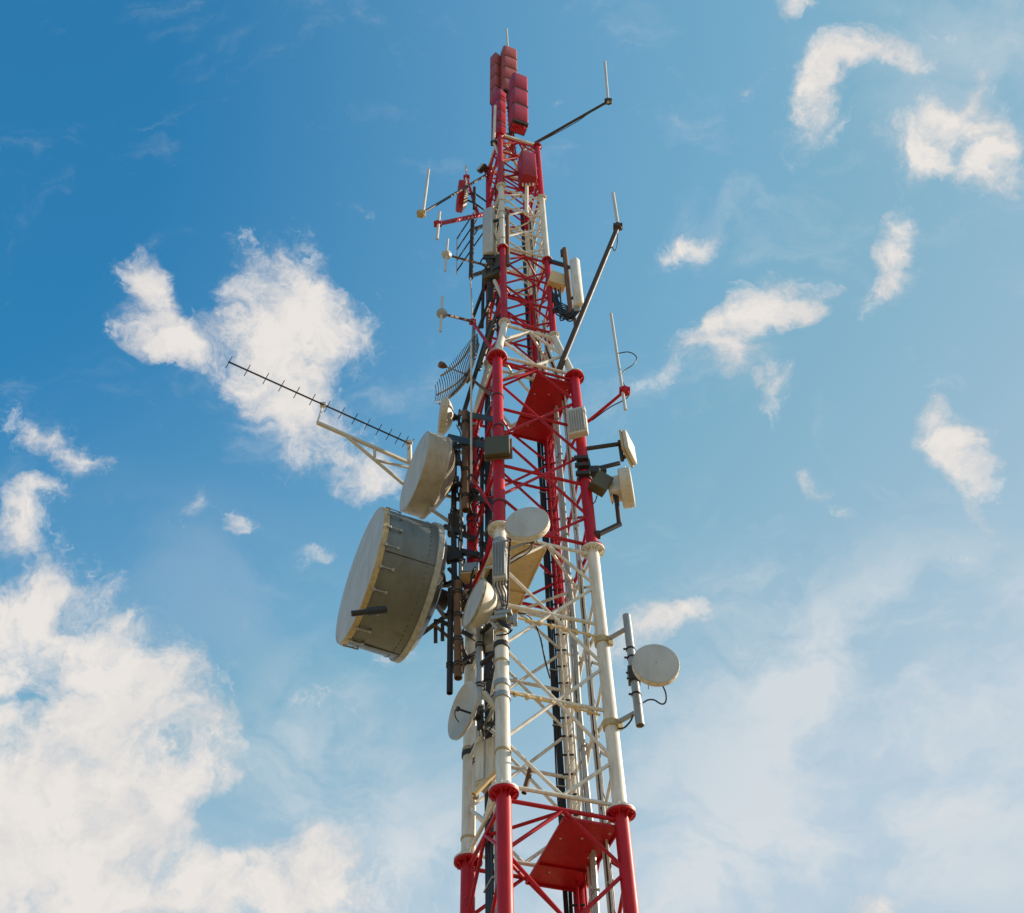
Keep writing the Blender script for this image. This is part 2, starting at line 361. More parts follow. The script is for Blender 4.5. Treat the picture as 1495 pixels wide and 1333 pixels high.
for i, (za, zb, mat, n) in enumerate(SECT):
    for c in 'FRBL':
        a, b = lp(c, za), lp(c, zb); ax = (b - a).normalized(); r = leg_r(za)
        lg = obj('leg', MB().tube(a + ax * .003, b - ax * .003, r, n=24), mat, tower)
        fr = .235 if za <= 12 else .15
        if za > -12: flange(a, True, fr, mat, lg, ax)
        fr2 = .235 if zb <= 12 else .15
        flange(b, False, fr2, mat, lg, ax)
        if mat is WHITE and n == 3 and za >= 0 and c in 'FL' or (za == 6 and c in 'FL'):
            for zz in ((.75, 2.6, 3.25, 4.4) if c == 'F' else (.4, 2.2, 2.9)):
                q = lp(c, za + zz * (zb - za) / 6)
                obj('clamp_band', MB().lathe(q, ax, [(-.02, r + .003), (-.018, r + .014), (.018, r + .014), (.02, r + .003)], 24), YELL if mat is WHITE else DARK, lg)
FACES = [('F', 'R'), ('L', 'F'), ('R', 'B'), ('B', 'L')]
BR = []
for (za, zb, mat, n) in SECT[1:]:
    h = (zb - za) / n; big_ = za < 12
    rh, rd = (.036, .031) if big_ else (.034, .029)
    if za == 12: rh, rd = .042, .036
    for (p, q) in FACES:
        zs = [za + .13] + [za + h * k for k in range(1, n)] + [zb - .13]
        for z in zs: BR.append((lp(p, z), lp(q, z), rh, mat))
        for k in range(n):
            zc = za + h * (k + .5); lo = za + h * k + (.13 if k == 0 else 0); hi = za + h * (k + 1) - (.13 if k == n - 1 else 0)
            for c in (p, q):
                BR.append((lp(c, zc), mid(p, q, hi), rd, mat)); BR.append((lp(c, zc), mid(p, q, lo), rd, mat))
    for z in (zb - .13,):
        ms = [mid(a, b, z - .02) for a, b in (('F', 'R'), ('R', 'B'), ('B', 'L'), ('L', 'F'))]
        for k in range(4): BR.append((ms[k], ms[(k + 1) % 4], rd * .95, mat))
def insideframe(b):
    c = (b[0] + b[1]) / 2; d = c - CAM; k = FOC / d.dot(_f); return abs(d.dot(UP) * k) < 690
BR.sort(key=lambda b: (not insideframe(b), ((b[0] + b[1]) / 2 - CAM).length))
for (a, b, r, mat) in BR[:100]:
    obj('brace', MB().tube(a, b, r, n=10), mat, tower)
mb = MB(); MS = [RED, WHITE]
for (a, b, r, mat) in BR[100:]:
    mb.cur = MS.index(mat); mb.tube(a, b, r, n=8)
obj('bracing', mb, MS, tower)['kind'] = 'stuff'
# rest platforms, each half of the tower's width
def plate(z, cs, mat, name='platform_plate'):
    a, b = cs                                         # the two legs on the covered side
    o1 = {'R': 'F', 'B': 'L', 'F': 'R', 'L': 'B'}
    P = [mid(o1[a], a, z), lp(a, z), lp(b, z), mid(o1[b], b, z)]
    c = sum(P, V()) / 4; P = [c + (p - c) * .97 for p in P]
    o = obj(name, MB().poly(P, .012), mat, tower)
    st = MB(); e = (P[2] - P[1]).normalized()
    for t in (.70,): st.bar(P[0].lerp(P[3], t) - ZV * .02, P[1].lerp(P[2], t) - ZV * .02, .04, .036)
    for k in range(4): st.bar(P[k] - ZV * .022, P[(k + 1) % 4] - ZV * .022, .03, .04)
    obj('stiffener', st, mat, o)
    bo = MB()
    for (u, v) in ((.15, .3), (.5, .25), (.8, .5), (.3, .8), (.9, .12)): q = P[0].lerp(P[1], u).lerp(P[3].lerp(P[2], u), v); bo.lathe(q - ZV * .012, ZV, [(0, .012), (.012, .022)], 8)
    obj('bolt', bo, LIGHT, o)
plate(-.22, 'RB', RED); plate(11.78, 'RB', RED); plate(5.80, 'FL', TAN)
for (p, q) in (('F', 'R'), ('L', 'F')):
    e = (lp(q, 0) - lp(p, 0)).normalized(); nf = e.cross(ZV)
    for (za, zb, mat, n) in SECT[2:5]:
        h = (zb - za) / n
        for k in range(n):
            if k: g = mid(p, q, za + h * k); obj('gusset_plate', MB().box(g, e * .075, ZV * .06, nf * .006, .003), mat, tower)
# top plate and stub mast
TZ = T6 + Z0
ms = MB()
for r_ in (.62,):
    P = [lp(c, T6 + .05) * 1 for c in 'FRBL']
    for k in range(4): ms.bar(P[k], P[(k + 1) % 4], .10, .13)
    ms.bar(P[0], P[2], .09, .08); ms.bar(P[1], P[3], .09, .075)
    for f in (.3, .7): ms.bar(P[0].lerp(P[1], f) + ZV * .08, P[3].lerp(P[2], f) + ZV * .08, .12, .03)
obj('top_frame', ms, WHITE, tower)

# climbing ladder inside the right rear face
lad = thing('ladder', 'climbing ladder painted in the tower bands, inside the right rear face', 'ladder', lp('B', -12) + V((.2, -.5, 0)))
def lc(z): return lp('B', z).lerp(lp('R', z), .24) + (lp('L', z) - lp('B', z)).normalized() * .16
le = (lp('R', 0) - lp('B', 0)).normalized()
for (za, zb, mat, n) in SECT:
    for sg in (-1, 1): obj('rail', MB().bar(lc(za) + le * sg * .17, lc(zb - .004) + le * sg * .17, .045, .03), mat, lad)
    rg = MB(); z = za + .15; r1 = za >= -1
    while z < zb and r1 and za < 12:
        obj('rung', MB().tube(lc(z) - le * .155, lc(z) + le * .155, .013, n=6), mat, lad); z += .31
# ------------------------------------------------------------------ cable runs up the tower
def cable_run(label, foot, top, dirn, n, r, mat=BLACK, tray=None, group='cable runs up the tower', gap=2.3):
    t = thing('cable_run', label, 'cables', foot(-11.9), group)
    dirn = V(dirn).normalized()
    zs = [z for z in [-12 + 1.0 * k for k in range(45)] if z < top] + [top]
    for i in range(n):
        off = (i - (n - 1) / 2) * r * gap
        pts = [foot(z) + dirn * (off + random.uniform(-.3, .3) * r) + dirn.cross(ZV) * random.uniform(-.5, .5) * r for z in zs]
        obj('cable', MB().path(pts, r * random.uniform(.75, 1.05), 7, 3), mat, t)
    w = n * r * (gap + .2)
    z = -3.6
    while z < top:
        p = foot(z); obj('cable_clamp', MB().bar(p - dirn * w / 2, p + dirn * w / 2, r * 3, .03), GALV, t); z += 1.35
    if tray:
        tr = MB()
        for s in (-1, 1):
            pts = [foot(z) + dirn * s * w / 2 + dirn.cross(ZV) * .03 for z in zs]
            for a, b in zip(pts, pts[1:]): tr.bar(a, b, .03, .04)
        obj('tray_rail', tr, tray, t)
    return t
dBL = (lp('L', 0) - lp('B', 0)).normalized(); dBR = (lp('R', 0) - lp('B', 0)).normalized(); dFL = (lp('L', 0) - lp('F', 0)).normalized()
blk = cable_run('thick black cable run beside the far leg, with short black brackets', lambda z: lp('B', z) + dBL * .215 * wf(z) - dBR * .03, 23.5, dBL, 5, .019, gap=1.65)
z = -1.4
while z < 11.6:
    q = lp('B', z) + V((-.17, -.175, 0)); obj('step_bracket', MB().bar(q, q + V((.23, -.0, .0)), .035, .03), BLACK, blk); z += .42
cable_run('brown and black cable run in the middle of the right rear face', lambda z: lp('B', z).lerp(lp('R', z), .42) + dBL * .09, 22, dBR, 5, .019, tray=WHITE, gap=1.7)
cable_run('narrow dark cable run just behind the right leg', lambda z: lp('B', z).lerp(lp('R', z), .74) + dBL * .07, 15.5, dBR, 4, .021, mat=BROWN, tray=WHITE, gap=1.7)
cable_run('pair of pale conduits at the centre of the right rear face', lambda z: lp('B', z).lerp(lp('R', z), .58) + dBL * .2, 13.0, dBR, 2, .035, mat=LIGHT)
cable_run('dense black cable bundle between the front and left legs', lambda z: lp('L', z).lerp(lp('F', z), .44) - dFL.cross(ZV) * -.10, 24, dFL, 8, .022, tray=GALV)

# ------------------------------------------------------------------ builders for what hangs on the tower
def clamp(p, c, z, r=.02, mat=GALV):
    """a short strut from a point to a leg, with a strap round the leg"""
    q = lp(c, z - Z0); a = (q - p); a.z = 0
    mb = MB(); mb.bar(p, V((q.x, q.y, p.z)), r * 2, r * 2)
    mb.lathe(q + ZV * (p.z - q.z), ZV, [(-.05, leg_r(z - Z0) + .004), (-.05, leg_r(z - Z0) + .022), (.05, leg_r(z - Z0) + .022), (.05, leg_r(z - Z0) + .004)], 20)
    return mb
DG = 'dish antennas mounted on the tower'
def dish(name, label, px, py, Y, dpx, nrm, depth, back='cone', rim=CREAM, face=FACE, leg=None, open_=False, tilt=0, loc=None, pipe=None):
    """round antenna: face centre sighted at px,py; dpx = its long axis in photo pixels; nrm = facing; depth in diameters"""
    c = loc or at(px, py, Y); n = V(nrm); n.z += tilt; n.normalize(); D = dpx / ppm(c); r = D / 2; L = D * depth
    t = thing(name, label, 'dish', c, DG)
    nn = 48
    if open_:
        prof = [(-.36 * r * (1 - q * q), r * q) for q in (1, .9, .75, .6, .45, .3, .15, .02)]
        mb = MB(); mb.lathe(c, n, [(0, r + .012), (.015, r + .008), (.012, r)] + [(a, b) for a, b in prof[1:]] + [(-.36 * r - .02, .02)] + [(a - .03, b + .01) for a, b in prof[::-1][1:-1]] + [(-.04, r + .008), (0, r + .012)], nn, caps=False)
        obj('reflector', mb, [LIGHT], t)
        fb = MB(); fb.tube(c - n * .34 * r, c + n * .12 * r, .02, n=10); fb.tube(c + n * .12 * r, c + n * .2 * r, .045, n=14)
        x, y = fb.frame(n); fb.path([c + n * .14 * r, c + n * .2 * r + x * .12 * r, c + n * .05 * r + x * .4 * r, c - n * .18 * r + x * .6 * r], .010)
        obj('feed_horn', fb, DARK, t)
    else:
        mb = MB(); mb.lathe(c, n, [(0, r * .985), (-.006, r), (-.03, r), (-L + .05, r)] + ([(-L + .05, r + .022), (-L, r + .022)] if back == 'cone' else [(-L, r)]) + [(-L, r * .97)], nn, caps=False)
        sh = obj('rim', mb, rim, t)
        f = MB(); f.lathe(c, n, [(-.012, r * .984), (.004, r * .972), (.012 * D + .004, r * .7), (.016 * D + .004, r * .35), (.018 * D + .004, .01)], nn, caps=False)
        obj('radome', f, face, t)
        bo = MB(); x, y = bo.frame(n)
        for k in range(16):
            a = 2 * pi * k / 16; d = x * cos(a) + y * sin(a); q = c + d * r - n * L * .35
            bo.tube(q - d * .002, q + d * .012, .010, n=6)
        obj('rim_bolt', bo, GALV, sh)
    bk = MB()
    if back == 'cone': bk.lathe(c, n, [(-L + .001, r * .995), (-L - .10 * D, r * .72), (-L - .17 * D, r * .4), (-L - .18 * D, r * .2), (-L - .19 * D, .01)], nn, caps=False)
    elif back == 'deep': bk.lathe(c, n, [(-L + .001, r * .99), (-L - .18 * D, r * .86), (-L - .32 * D, r * .6), (-L - .4 * D, r * .3), (-L - .41 * D, .01)], nn, caps=False)
    elif back == 'flat': bk.lathe(c, n, [(-L + .001, r * .99), (-L - .02 * D, r * .93), (-L - .03 * D, .01)], nn, caps=False)
    if back != 'none': obj('back_shell', bk, rim, t)
    bt = {'cone': .19, 'deep': .41, 'flat': .03, 'none': .19}[back]
    hub = c - n * (L + bt * D)
    hb = MB(); hb.lathe(hub + n * .03, -n, [(0, r * .22), (.07, r * .22), (.09, r * .16), (.2, r * .12)], 16)
    x = ZV.cross(n).normalized(); hb.obox(hub - n * .14, n, .16, min(.5, D * .6), .05)
    for s in (-1, 1): hb.path([hub - n * .02 + x * .03 * s, hub - n * .16 + x * .1 * s - ZV * .08, hub - n * .2 + x * .13 * s - ZV * .3], .009)
    obj('mount_bracket', hb, DARK, t)
    pole = hub - n * .21
    if pipe:
        up, dn = pipe; mp = MB(); mp.pipe(pole + ZV * up, pole - ZV * dn, .055); obj('mount_pipe', mp, RUST if name == 'x' else GALV, t)
    if leg:
        obj('mount_arm', clamp(pole + ZV * .12, leg, pole.z), GALV, t); obj('mount_arm', clamp(pole - ZV * .14, leg, pole.z), GALV, t)
        q = lp(leg, pole.z - Z0)
        for k in range(2): obj('feeder_cable', MB().path([hub - n * .1 + x * .05 * k, hub - n * .2 - ZV * (.28 + .1 * k), (hub + q) / 2 - ZV * (.5 + .12 * k), q + V((-.1, .14 + .04 * k, -.55)), q + V((-.06, .15 + .03 * k, -1.3)), q + V((-.05, .15 + .03 * k, -2.4))], .013), BLACK, t)
    return t, c, n, D, hub

NL = (-.888, -.412, .02)                                # the left looking dishes
# the huge drum
c = at(526, 839, .15); D = 206 / ppm(c); r = D / 2; n = V(NL).normalized(); L = .43 * D
t = thing('drum_antenna', 'huge grey drum-shaped dish antenna with pale flat face, lowest on the left side', 'dish', c, DG)
mb = MB(); mb.lathe(c, n, [(-.10, r * .985), (-L, r * 1.0)], 72, caps=False); sh = obj('shroud', mb, GREYD, t)
mb = MB(); mb.lathe(c, n, [(.01, r * .99), (.015, r * 1.005), (-.10, r * 1.008), (-.10, r * .98)], 72, caps=False); bd = obj('front_band', mb, YELL, t)
mb = MB(); mb.lathe(c, n, [(.012, r * .992), (.02, r * .96), (.05, r * .6), (.06, r * .3), (.062, .01)], 72, caps=False); obj('radome', mb, FACE, t)
mb = MB(); mb.lathe(c - n * L, n, [(.09, r * .995), (.09, r * 1.035), (.0, r * 1.035), (-.02, r * 1.04), (-.035, r * 1.03), (-.035, r * .97)], 72, caps=False); obj('rear_band', mb, BAND, t)
mb = MB(); mb.lathe(c - n * L, n, [(-.03, r * .98), (-.06 * D, r * .86), (-.11 * D, r * .5), (-.13 * D, r * .2), (-.135 * D, .01)], 72, caps=False); obj('back_shell', mb, GREYD, t)
x, y = mb.frame(n)
tl = MB(); bo = MB()
for k in range(20):
    a = 2 * pi * k / 20; d = x * cos(a) + y * sin(a)
    tl.tube(c + d * (r + .03) - n * .05, c + d * (r + .025) - n * .36, .012, n=8); tl.box(c + d * (r + .02) - n * .1, d * .025, n * .04, d.cross(n) * .03)
    tl.box(c + d * (r + .015) - n * .35, d.cross(n) * .03, d * .02, n * .03)
for k in range(72):
    a = 2 * pi * k / 72; d = x * cos(a) + y * sin(a)
    for q in (.80,): bo.tube(c + d * (r * .995) - n * L * q, c + d * (r + .012) - n * L * q, .009, n=5)
obj('tension_latch', tl, GALV, sh); obj('rivet_row', bo, DARK, sh)
for a in (.3, 1.9, 3.5, 5.1):
    sm = MB(); d = x * cos(a) + y * sin(a); sm.box(c + d * (r + .004) - n * (L * .5 + .05), n * (L * .5 - .06), d * .008, d.cross(n) * .05)
    obj('seam_strip', sm, GREYD, sh)
# the black feed stub on the shroud
q = at(548, 893, c.y - r * .62); mb = MB(); mb.tube(at(513, 896, c.y - r * .74), at(540, 893, c.y - r * .7), .055, n=14); mb.tube(at(538, 893, c.y - r * .7), at(563, 890, c.y - r * .62), .075, n=14); obj('black_stub', mb, BLACK, sh)
hub = c - n * (L + .13 * D)
mb = MB(); mb.lathe(hub + n * .08, -n, [(0, .34), (.12, .34), (.16, .22), (.36, .2)], 24)
for s in (-1, 1):
    for u in (-1, 1):
        sd = ZV.cross(n); mb.bar(c - n * (L + .03) + sd * s * r * .55 + ZV * u * r * .6, hub - n * .25 + ZV * u * .45, .07, .07)
obj('mount_frame', mb, DARK, t)
for dz in (.45, -.45): obj('mount_arm', clamp(hub - n * .25 + ZV * dz, 'L', hub.z, .045), DARK, t)
mb = MB(); mb.tube(at(627, 742, .2), at(684, 781, .75), .04, n=10); obj('stay_strut', mb, LIGHT, t)
mb = MB(); mb.tube(at(634, 912, .3), at(668, 942, .7), .032, n=10); obj('stay_strut', mb, RUST, t)

dish('drum_antenna', 'medium cream drum dish facing left above the huge drum', 605, 688, .0, 124, NL, .27, 'cone', rim=SIDE, leg='L')
dish('drum_antenna', 'small cream dish seen nearly edge on below the grid reflector', 642, 607, .3, 54, (-.985, -.17, 0), .18, 'cone', leg='L')
dish('drum_antenna', 'round grey faced dish facing the viewer on the front leg, above the tan plate', 769.5, 762, -1.85, 65, (-.16, -1, 0), .16, 'flat', leg='F', tilt=-.02)
dish('drum_antenna', 'small bowl-backed dish facing left beside the front leg', 692, 880, -1.3, 76, (-.885, -.455, .09), .03, 'deep', leg='F')
dish('open_dish', 'open parabolic dish with a dark feed, lowest on the left of the tower', 674.5, 1037, -.75, 86, (-.87, -.50, 0), .02, 'none', leg='F', open_=True)
# dish on the outrigger pole at the right
pt, pb = at(914, 899, -1.0), at(935, 1059, -1.0); pt = V((pb.x, pb.y, pt.z)); pax = (pb.x - .02, pb.y)
a0, a1 = at(914.5, 899, -.95), at(934.5, 1059, -.95)
t = thing('outrigger_pole', 'galvanised outrigger pole clamped by two arms to the right white leg', 'pole', a1)
obj('pipe', MB().pipe(a1, a0, .072, n=20), GALV, t)
for (x0, y0, f) in ((917, 918, .12), (930, 1040, .88)):
    p = a0.lerp(a1, f); z = p.z; obj('arm', clamp(p, 'R', z, .032), GALV, t)
    q = lp('R', z - Z0); obj('leg_strap', MB().lathe(q, ZV, [(-.06, .12), (-.06, .148), (.06, .148), (.06, .12)], 24).obox(q + V((.13, -.08, -.04)), (.5, -1, 0), .1, .2, .06), YELL, t)
ax = (a1 - a0).normalized()
for f in (.33, .41, .55, .60, .74):
    st = MB(); st.lathe(a0.lerp(a1, f), ax, [(-.016, .073), (-.014, .086), (.014, .086), (.016, .073)], 20); st.box(a0.lerp(a1, f) + V((-.1, -.02, 0)), (.03, 0, 0), (0, .012, 0), (0, 0, .02)); obj('strap', st, BLACK, t)
d = dish('drum_antenna', 'round dish with grey face and yellowed rim on the right outrigger pole', 958, 968, -1.55, 69, (.03, -1, 0), .15, 'flat', tilt=-.10)
mb = MB(); hp = d[4]; q = a0.lerp(a1, .57); mb.bar(hp - d[2] * .1, q, .07, .07); mb.obox(q, (0, -1, 0), .2, .3, .2); obj('pole_clamp', mb, DARK, d[0])
dc = d[1]; mb = MB(); mb.path([at(966, 998, -1.3), at(972, 1012, -1.25), at(972, 1024, -1.2), at(966, 1028, -1.15), at(955, 1022, -1.05), at(946, 1022, -1.0), at(939, 1026, -1.0)], .014)
obj('cable', mb, BLACK, d[0])
mb = MB(); mb.path([at(903, 1064, -.7), at(912, 1062, -.8), at(921, 1052, -.9), at(924, 1044, -.95)], .016); obj('cable', mb, BLACK, t)

# right facing dish on an elbow arm
d = dish('drum_antenna', 'cream dish facing right on an elbow arm beside the right red leg', 923, 711, -.55, 60, (.985, -.16, 0), .27, 'flat')
c, n, D, hub = d[1:]
mb = MB(); mb.obox(hub - n * .1 + ZV * .02, n, .34, .5, .26, .02); hs = obj('radio_housing', mb, WHITE, d[0])
mb = MB(); mb.obox(hub - n * .235 + ZV * .1, n, .14, .18, .012); obj('label_plate', mb, ROSE, hs)
e0 = hub - n * .1 - ZV * .3; e1 = at(904, 764, -.55); e2 = lp('R', atz(873, 782, 0).z); e2 = at(872, 781, -.62)
mb = MB(); mb.tube(hub - n * .1 - ZV * .2, e1, .05, n=12); mb.tube(e1 + V((.02, 0, -.02)), e2, .055, n=12); obj('elbow_arm', mb, DARK, d[0])
mb = MB(); mb.lathe(V((e2.x, e2.y, e2.z)) , V((1, 0, .1)), [(-.05, .09), (.05, .09)], 14); obj('arm_clamp', mb, DARK, d[0])

# grid reflector on the left
t = thing('grid_antenna', 'curved parabolic grid antenna of thin ribs on the left side', 'antenna', at(690, 560, .2))
vp = at(679, 546, .15); n = V((-.80, -.60, 0)).normalized(); sd = ZV.cross(n).normalized()
W, H = .94, .80                                     # half sizes: across, up
def par(u, v): return vp + sd * u + ZV * v + n * (.28 * (u * u + v * v))
rb = MB(); K = 30
cu = V((0, 0, 0))
for k in range(K):
    u = -W + 2 * W * k / (K - 1); hh = H * sqrt(max(.18, 1 - (u / W) ** 2 * .75))
    rb.path([par(u, -hh), par(u, -hh / 2), par(u, 0), par(u, hh / 2), par(u, hh)], .011, 6, 3)
obj('rib', rb, DARK, t)
sp = MB()
for v in (-.62, 0, .62):
    ww = W * sqrt(1 - (v / H) ** 2 * .55); sp.path([par(u, v) - n * .02 for u in (-ww, -ww / 2, 0, ww / 2, ww)], .024, 8, 4)
obj('spine', sp, [YELL], t)
fd = MB(); tip = at(645, 533, vp.y - .35); fd.tube(par(0, 0), tip, .018, n=8); obj('feed_arm', fd, GALV, t)
fd = MB(); fd.lathe(tip + (tip - par(0, 0)).normalized() * .08, par(0, 0) - tip, [(0, .05), (.02, .085), (.12, .085), (.22, .03)], 14); obj('feed_horn', fd, RUST, t)
mb = MB(); q = vp - n * .12; mb.tube(vp, q, .05, n=10); mb.tube(q, at(700, 563, .0), .035); mb.tube(at(700, 563, .0), at(722, 580, -1.0), .04); mb.obox(q, n, .2, .4, .05); obj('mount_bracket', mb, RUST, t)

# the long yagi at the left
b1 = at(601, 649, .6); b0 = atz(333, 528, b1.z)
b0 = b1.lerp(b0, .999)
t = thing('yagi_antenna', 'long yagi antenna with thin cross elements pointing left against the cloud', 'antenna', b1)
obj('boom', MB().bar(b0, b1, .032, .032), DARK, t)
def spx(p):
    d = p - CAM; k = FOC / d.dot(_f); return 747.5 + d.dot(RT) * k, 666.5 - d.dot(UP) * k
XS = [334.5, 361, 388, 411, 433, 456, 478, 499, 518, 536, 553, 568, 581, 592, 600]
for i, xx in enumerate(XS):
    lo, hi = 0.0, 1.0
    for _ in range(40):
        m_ = (lo + hi) / 2
        if spx(b0.lerp(b1, m_))[0] < xx: lo = m_
        else: hi = m_
    p = b0.lerp(b1, lo); x, y = spx(p); k = .95 if i else 1.0
    a = at(x + 4.6 * k, y - 8.3 * k, p.y); b = at(x - 4.6 * k, y + 8.3 * k, p.y)
    obj('element', MB().tube(a, b, .0095, n=6), DARK, t)
s0 = at(463, 617, b0.lerp(b1, .5).y); s1 = at(598, 676, .75); s2 = at(588, 706, .8); s3 = at(505, 636, s0.lerp(s1, .31).y)
L1 = at(700, 655, .75)
fr = MB(); fr.bar(s0, s1, .075, .075); obj('support_beam', fr, CREAM, t)
fr = MB(); fr.tube(s3, s2, .04); fr.tube(at(549, 672, s3.lerp(s2, .5).y), s1 + V((0, 0, -.18)), .035); fr.tube(at(547, 655, s0.lerp(s1, .62).y), at(547, 668, s3.lerp(s2, .5).y), .035); obj('stay_strut', fr, CREAM, t)
fr = MB(); fr.tube(at(471, 593, b0.lerp(b1, .52).y), s0, .022); fr.box(at(472, 591, b0.lerp(b1, .52).y), (.07, 0, 0), (0, .04, 0), (0, 0, .07)); obj('post', fr, WHITE, t); fr = MB(); fr.tube(at(597.5, 646, .6), s1, .06); fr.box(at(597, 646, .6), (.08, 0, 0), (0, .05, 0), (0, 0, .05)); obj('post', fr, WHITE, t)
fr = MB(); fr.bar(s1, L1, .07, .07); fr.tube(s2, at(692, 735, .6), .04); obj('tower_arm', fr, GALV, t)

# ------------------------------------------------------------------ whips and dipoles on arms
WG = 'whip and dipole antennas on arms'
def whip(label, rod, hub, base, Yb, Ye, rr=.028, ra=.035, rodmat=ROD, armmat=DARK, hubr=.06, hubmat=None, level=True, extra=None, group=WG, ball=False):
    """rod=((x,y),(x,y)) seen ends; arm from base (on the tower, depth Yb) to hub; Ye depth of the far end"""
    A = at(*base, Yb); H_ = at(*hub, Ye)
    t = thing('whip_antenna', label, 'antenna', A, group)
    obj('arm', MB().tube(A, H_, ra, ra * .85, n=12), armmat, t)
    r0, r1 = at(*rod[0], Ye - .02), at(*rod[1], Ye - .02)
    mb = MB(); mb.tube(r0, r1, rr, n=10); obj('rod', mb, rodmat, t)
    hb = MB()
    if ball: hb.lathe(H_ + (H_ - A).normalized() * hubr, A - H_, [(0, hubr * .5), (hubr * .3, hubr * .95), (hubr, hubr * 1.15), (hubr * 1.8, hubr * .9), (hubr * 2.6, hubr * .45)], 16)
    else:
        hb.lathe(H_ - ZV * hubr, ZV, [(0, hubr * .8), (hubr * .2, hubr), (hubr * 1.8, hubr), (hubr * 2, hubr * .8)], 14)
        hb.box(H_, (hubr * 1.2, 0, 0), (0, hubr * .9, 0), (0, 0, hubr * .5))
    obj('hub', hb, hubmat or armmat, t)
    if extra:
        mb = MB(); mb.path([at(x, y, Ye + (Yb - Ye) * f) for (x, y, f) in extra], .013); obj('cable', mb, BLACK, t)
    return t
whip('white rod on a dark arm at the upper right, near the tower top', ((883, 90), (888, 149)), (888, 148), (781, 209), -.35, -1.7, .045, .05, armmat=BROWN, hubr=.10, extra=[(886, 152, 0), (872, 156, .1), (845, 176, .35), (815, 193, .7), (786, 208, 1)])
whip('white rod at the end of a long dark boom slanting up right', ((895, 282), (902, 327)), (902, 331), (816, 540), -.5, -2.0, .045, .075, armmat=BROWN, hubr=.10, extra=[(901, 338, 0), (901, 358, .1), (897, 366, .15), (893, 358, .15)])
whip('pale jointed rod with a black cable loop on a red arm', ((892, 458), (913, 598)), (912, 571), (858, 616), -.6, -1.2, .035, .04, armmat=RED, hubr=.10, extra=[(902, 516, 0), (918, 514, 0), (929, 521, 0), (926, 531, 0), (912, 541, 0), (907, 551, 0), (910, 560, 0), (918, 572, 0), (914, 582, .1), (890, 595, .5), (864, 614, .9)])
whip('long white rod on a dark arm at the upper left', ((626, 248), (618, 308)), (615, 312), (714, 253), .35, -1.7, .042, .045, hubr=.10, hubmat=YELL)
whip('thin dipole with red collar on a red slanting arm, left of the top section', ((680, 242), (681, 279)), (681, 259), (698, 314), .3, .1, .035, .06, armmat=RED, hubr=.085)
whip('pale dipole on a thick horizontal red arm', ((642, 310), (638, 349)), (639, 327), (706, 313), .3, -1.3, .042, .075, armmat=MAROON, hubr=.09)
BG_ = 'ball-hub dipoles left of the tower'
whip('dark dipole with a pale ball hub, upper of the two', ((654, 349), (650, 396)), (652, 372), (712, 388), .2, -1.3, .03, .036, armmat=RUST, hubr=.12, hubmat=LIGHT, ball=True, rodmat=ROD)
whip('dark dipole with a ball hub, above the grid antenna', ((646, 433), (643, 484)), (645, 458), (692, 470), .1, -1.2, .032, .04, armmat=RUST, hubr=.12, hubmat=GALV, ball=True, rodmat=ROD)
whip('thin white whip rising beside the front mast, held by a red strut', ((686, 392), (690, 470)), (690, 470), (719, 512), -1.0, .1, .022, .045, armmat=RED, hubr=.08)
whip('pale rod with crooked white arm just under the top panels', ((723, 155), (721, 210)), (721, 209), (735, 240), -.6, -.7, .05, .05, rodmat=WHITE, armmat=WHITE, hubr=.09, hubmat=DARK)
whip('thin white pole standing before the rusty pipe at left', ((688, 500), (688, 702)), (688, 696), (728, 757), -1.1, -.6, .026, .036, rodmat=CREAM, armmat=RED, hubr=.05, hubmat=DARK)
t = tag(obj('drop_cable', MB().path([at(735, 241, -.72), at(736.5, 256, -.75), at(737, 275, -.75), at(728, 290, -.7), at(712, 312, -.55)], .03, sub=3), CREAM, loc=at(735, 241, -.72)), 'pale conduit dropping from the crooked arm down the front leg', 'conduit')

# ------------------------------------------------------------------ the red panels on the top mast
PG = 'red panel antennas round the top mast'
mast = thing('top_mast', 'slim stepped mast in the middle of the four top panels', 'mast', V((0, 0, TZ)))
mz = at(741, 72, 0).z
mx_, my_ = at(742, 130, 0).x, 0
obj('mast_pipe', MB().tube((0.0, 0, TZ), (mx_, 0, mz), .09, n=14), MAROON, mast)
mb = MB(); z = TZ + .4
while z < mz - .2: mb.tube((-.14, -.04, z), (.16, -.04, z), .018, n=6); z += .4
obj('rung', mb, GALV, mast)
mb = MB()
for s in (-.12, .12): mb.path([(s, -.1 + s * .3, TZ - .2), (s * .6, -.12, TZ + 2), (s * .8 + .03, -.11, TZ + 5), (s * .4 + mx_, -.08, mz - .6)], .028)
obj('cable', mb, BLACK, mast)
tr0, tr1 = at(742, 75, 0), at(739.5, 42, 0)
w = obj('top_rod', MB().tube(tr0 - ZV * .3, tr1, .04, n=10), ROD, loc=tr0); tag(w, 'white lightning rod at the very tip of the tower', 'rod')
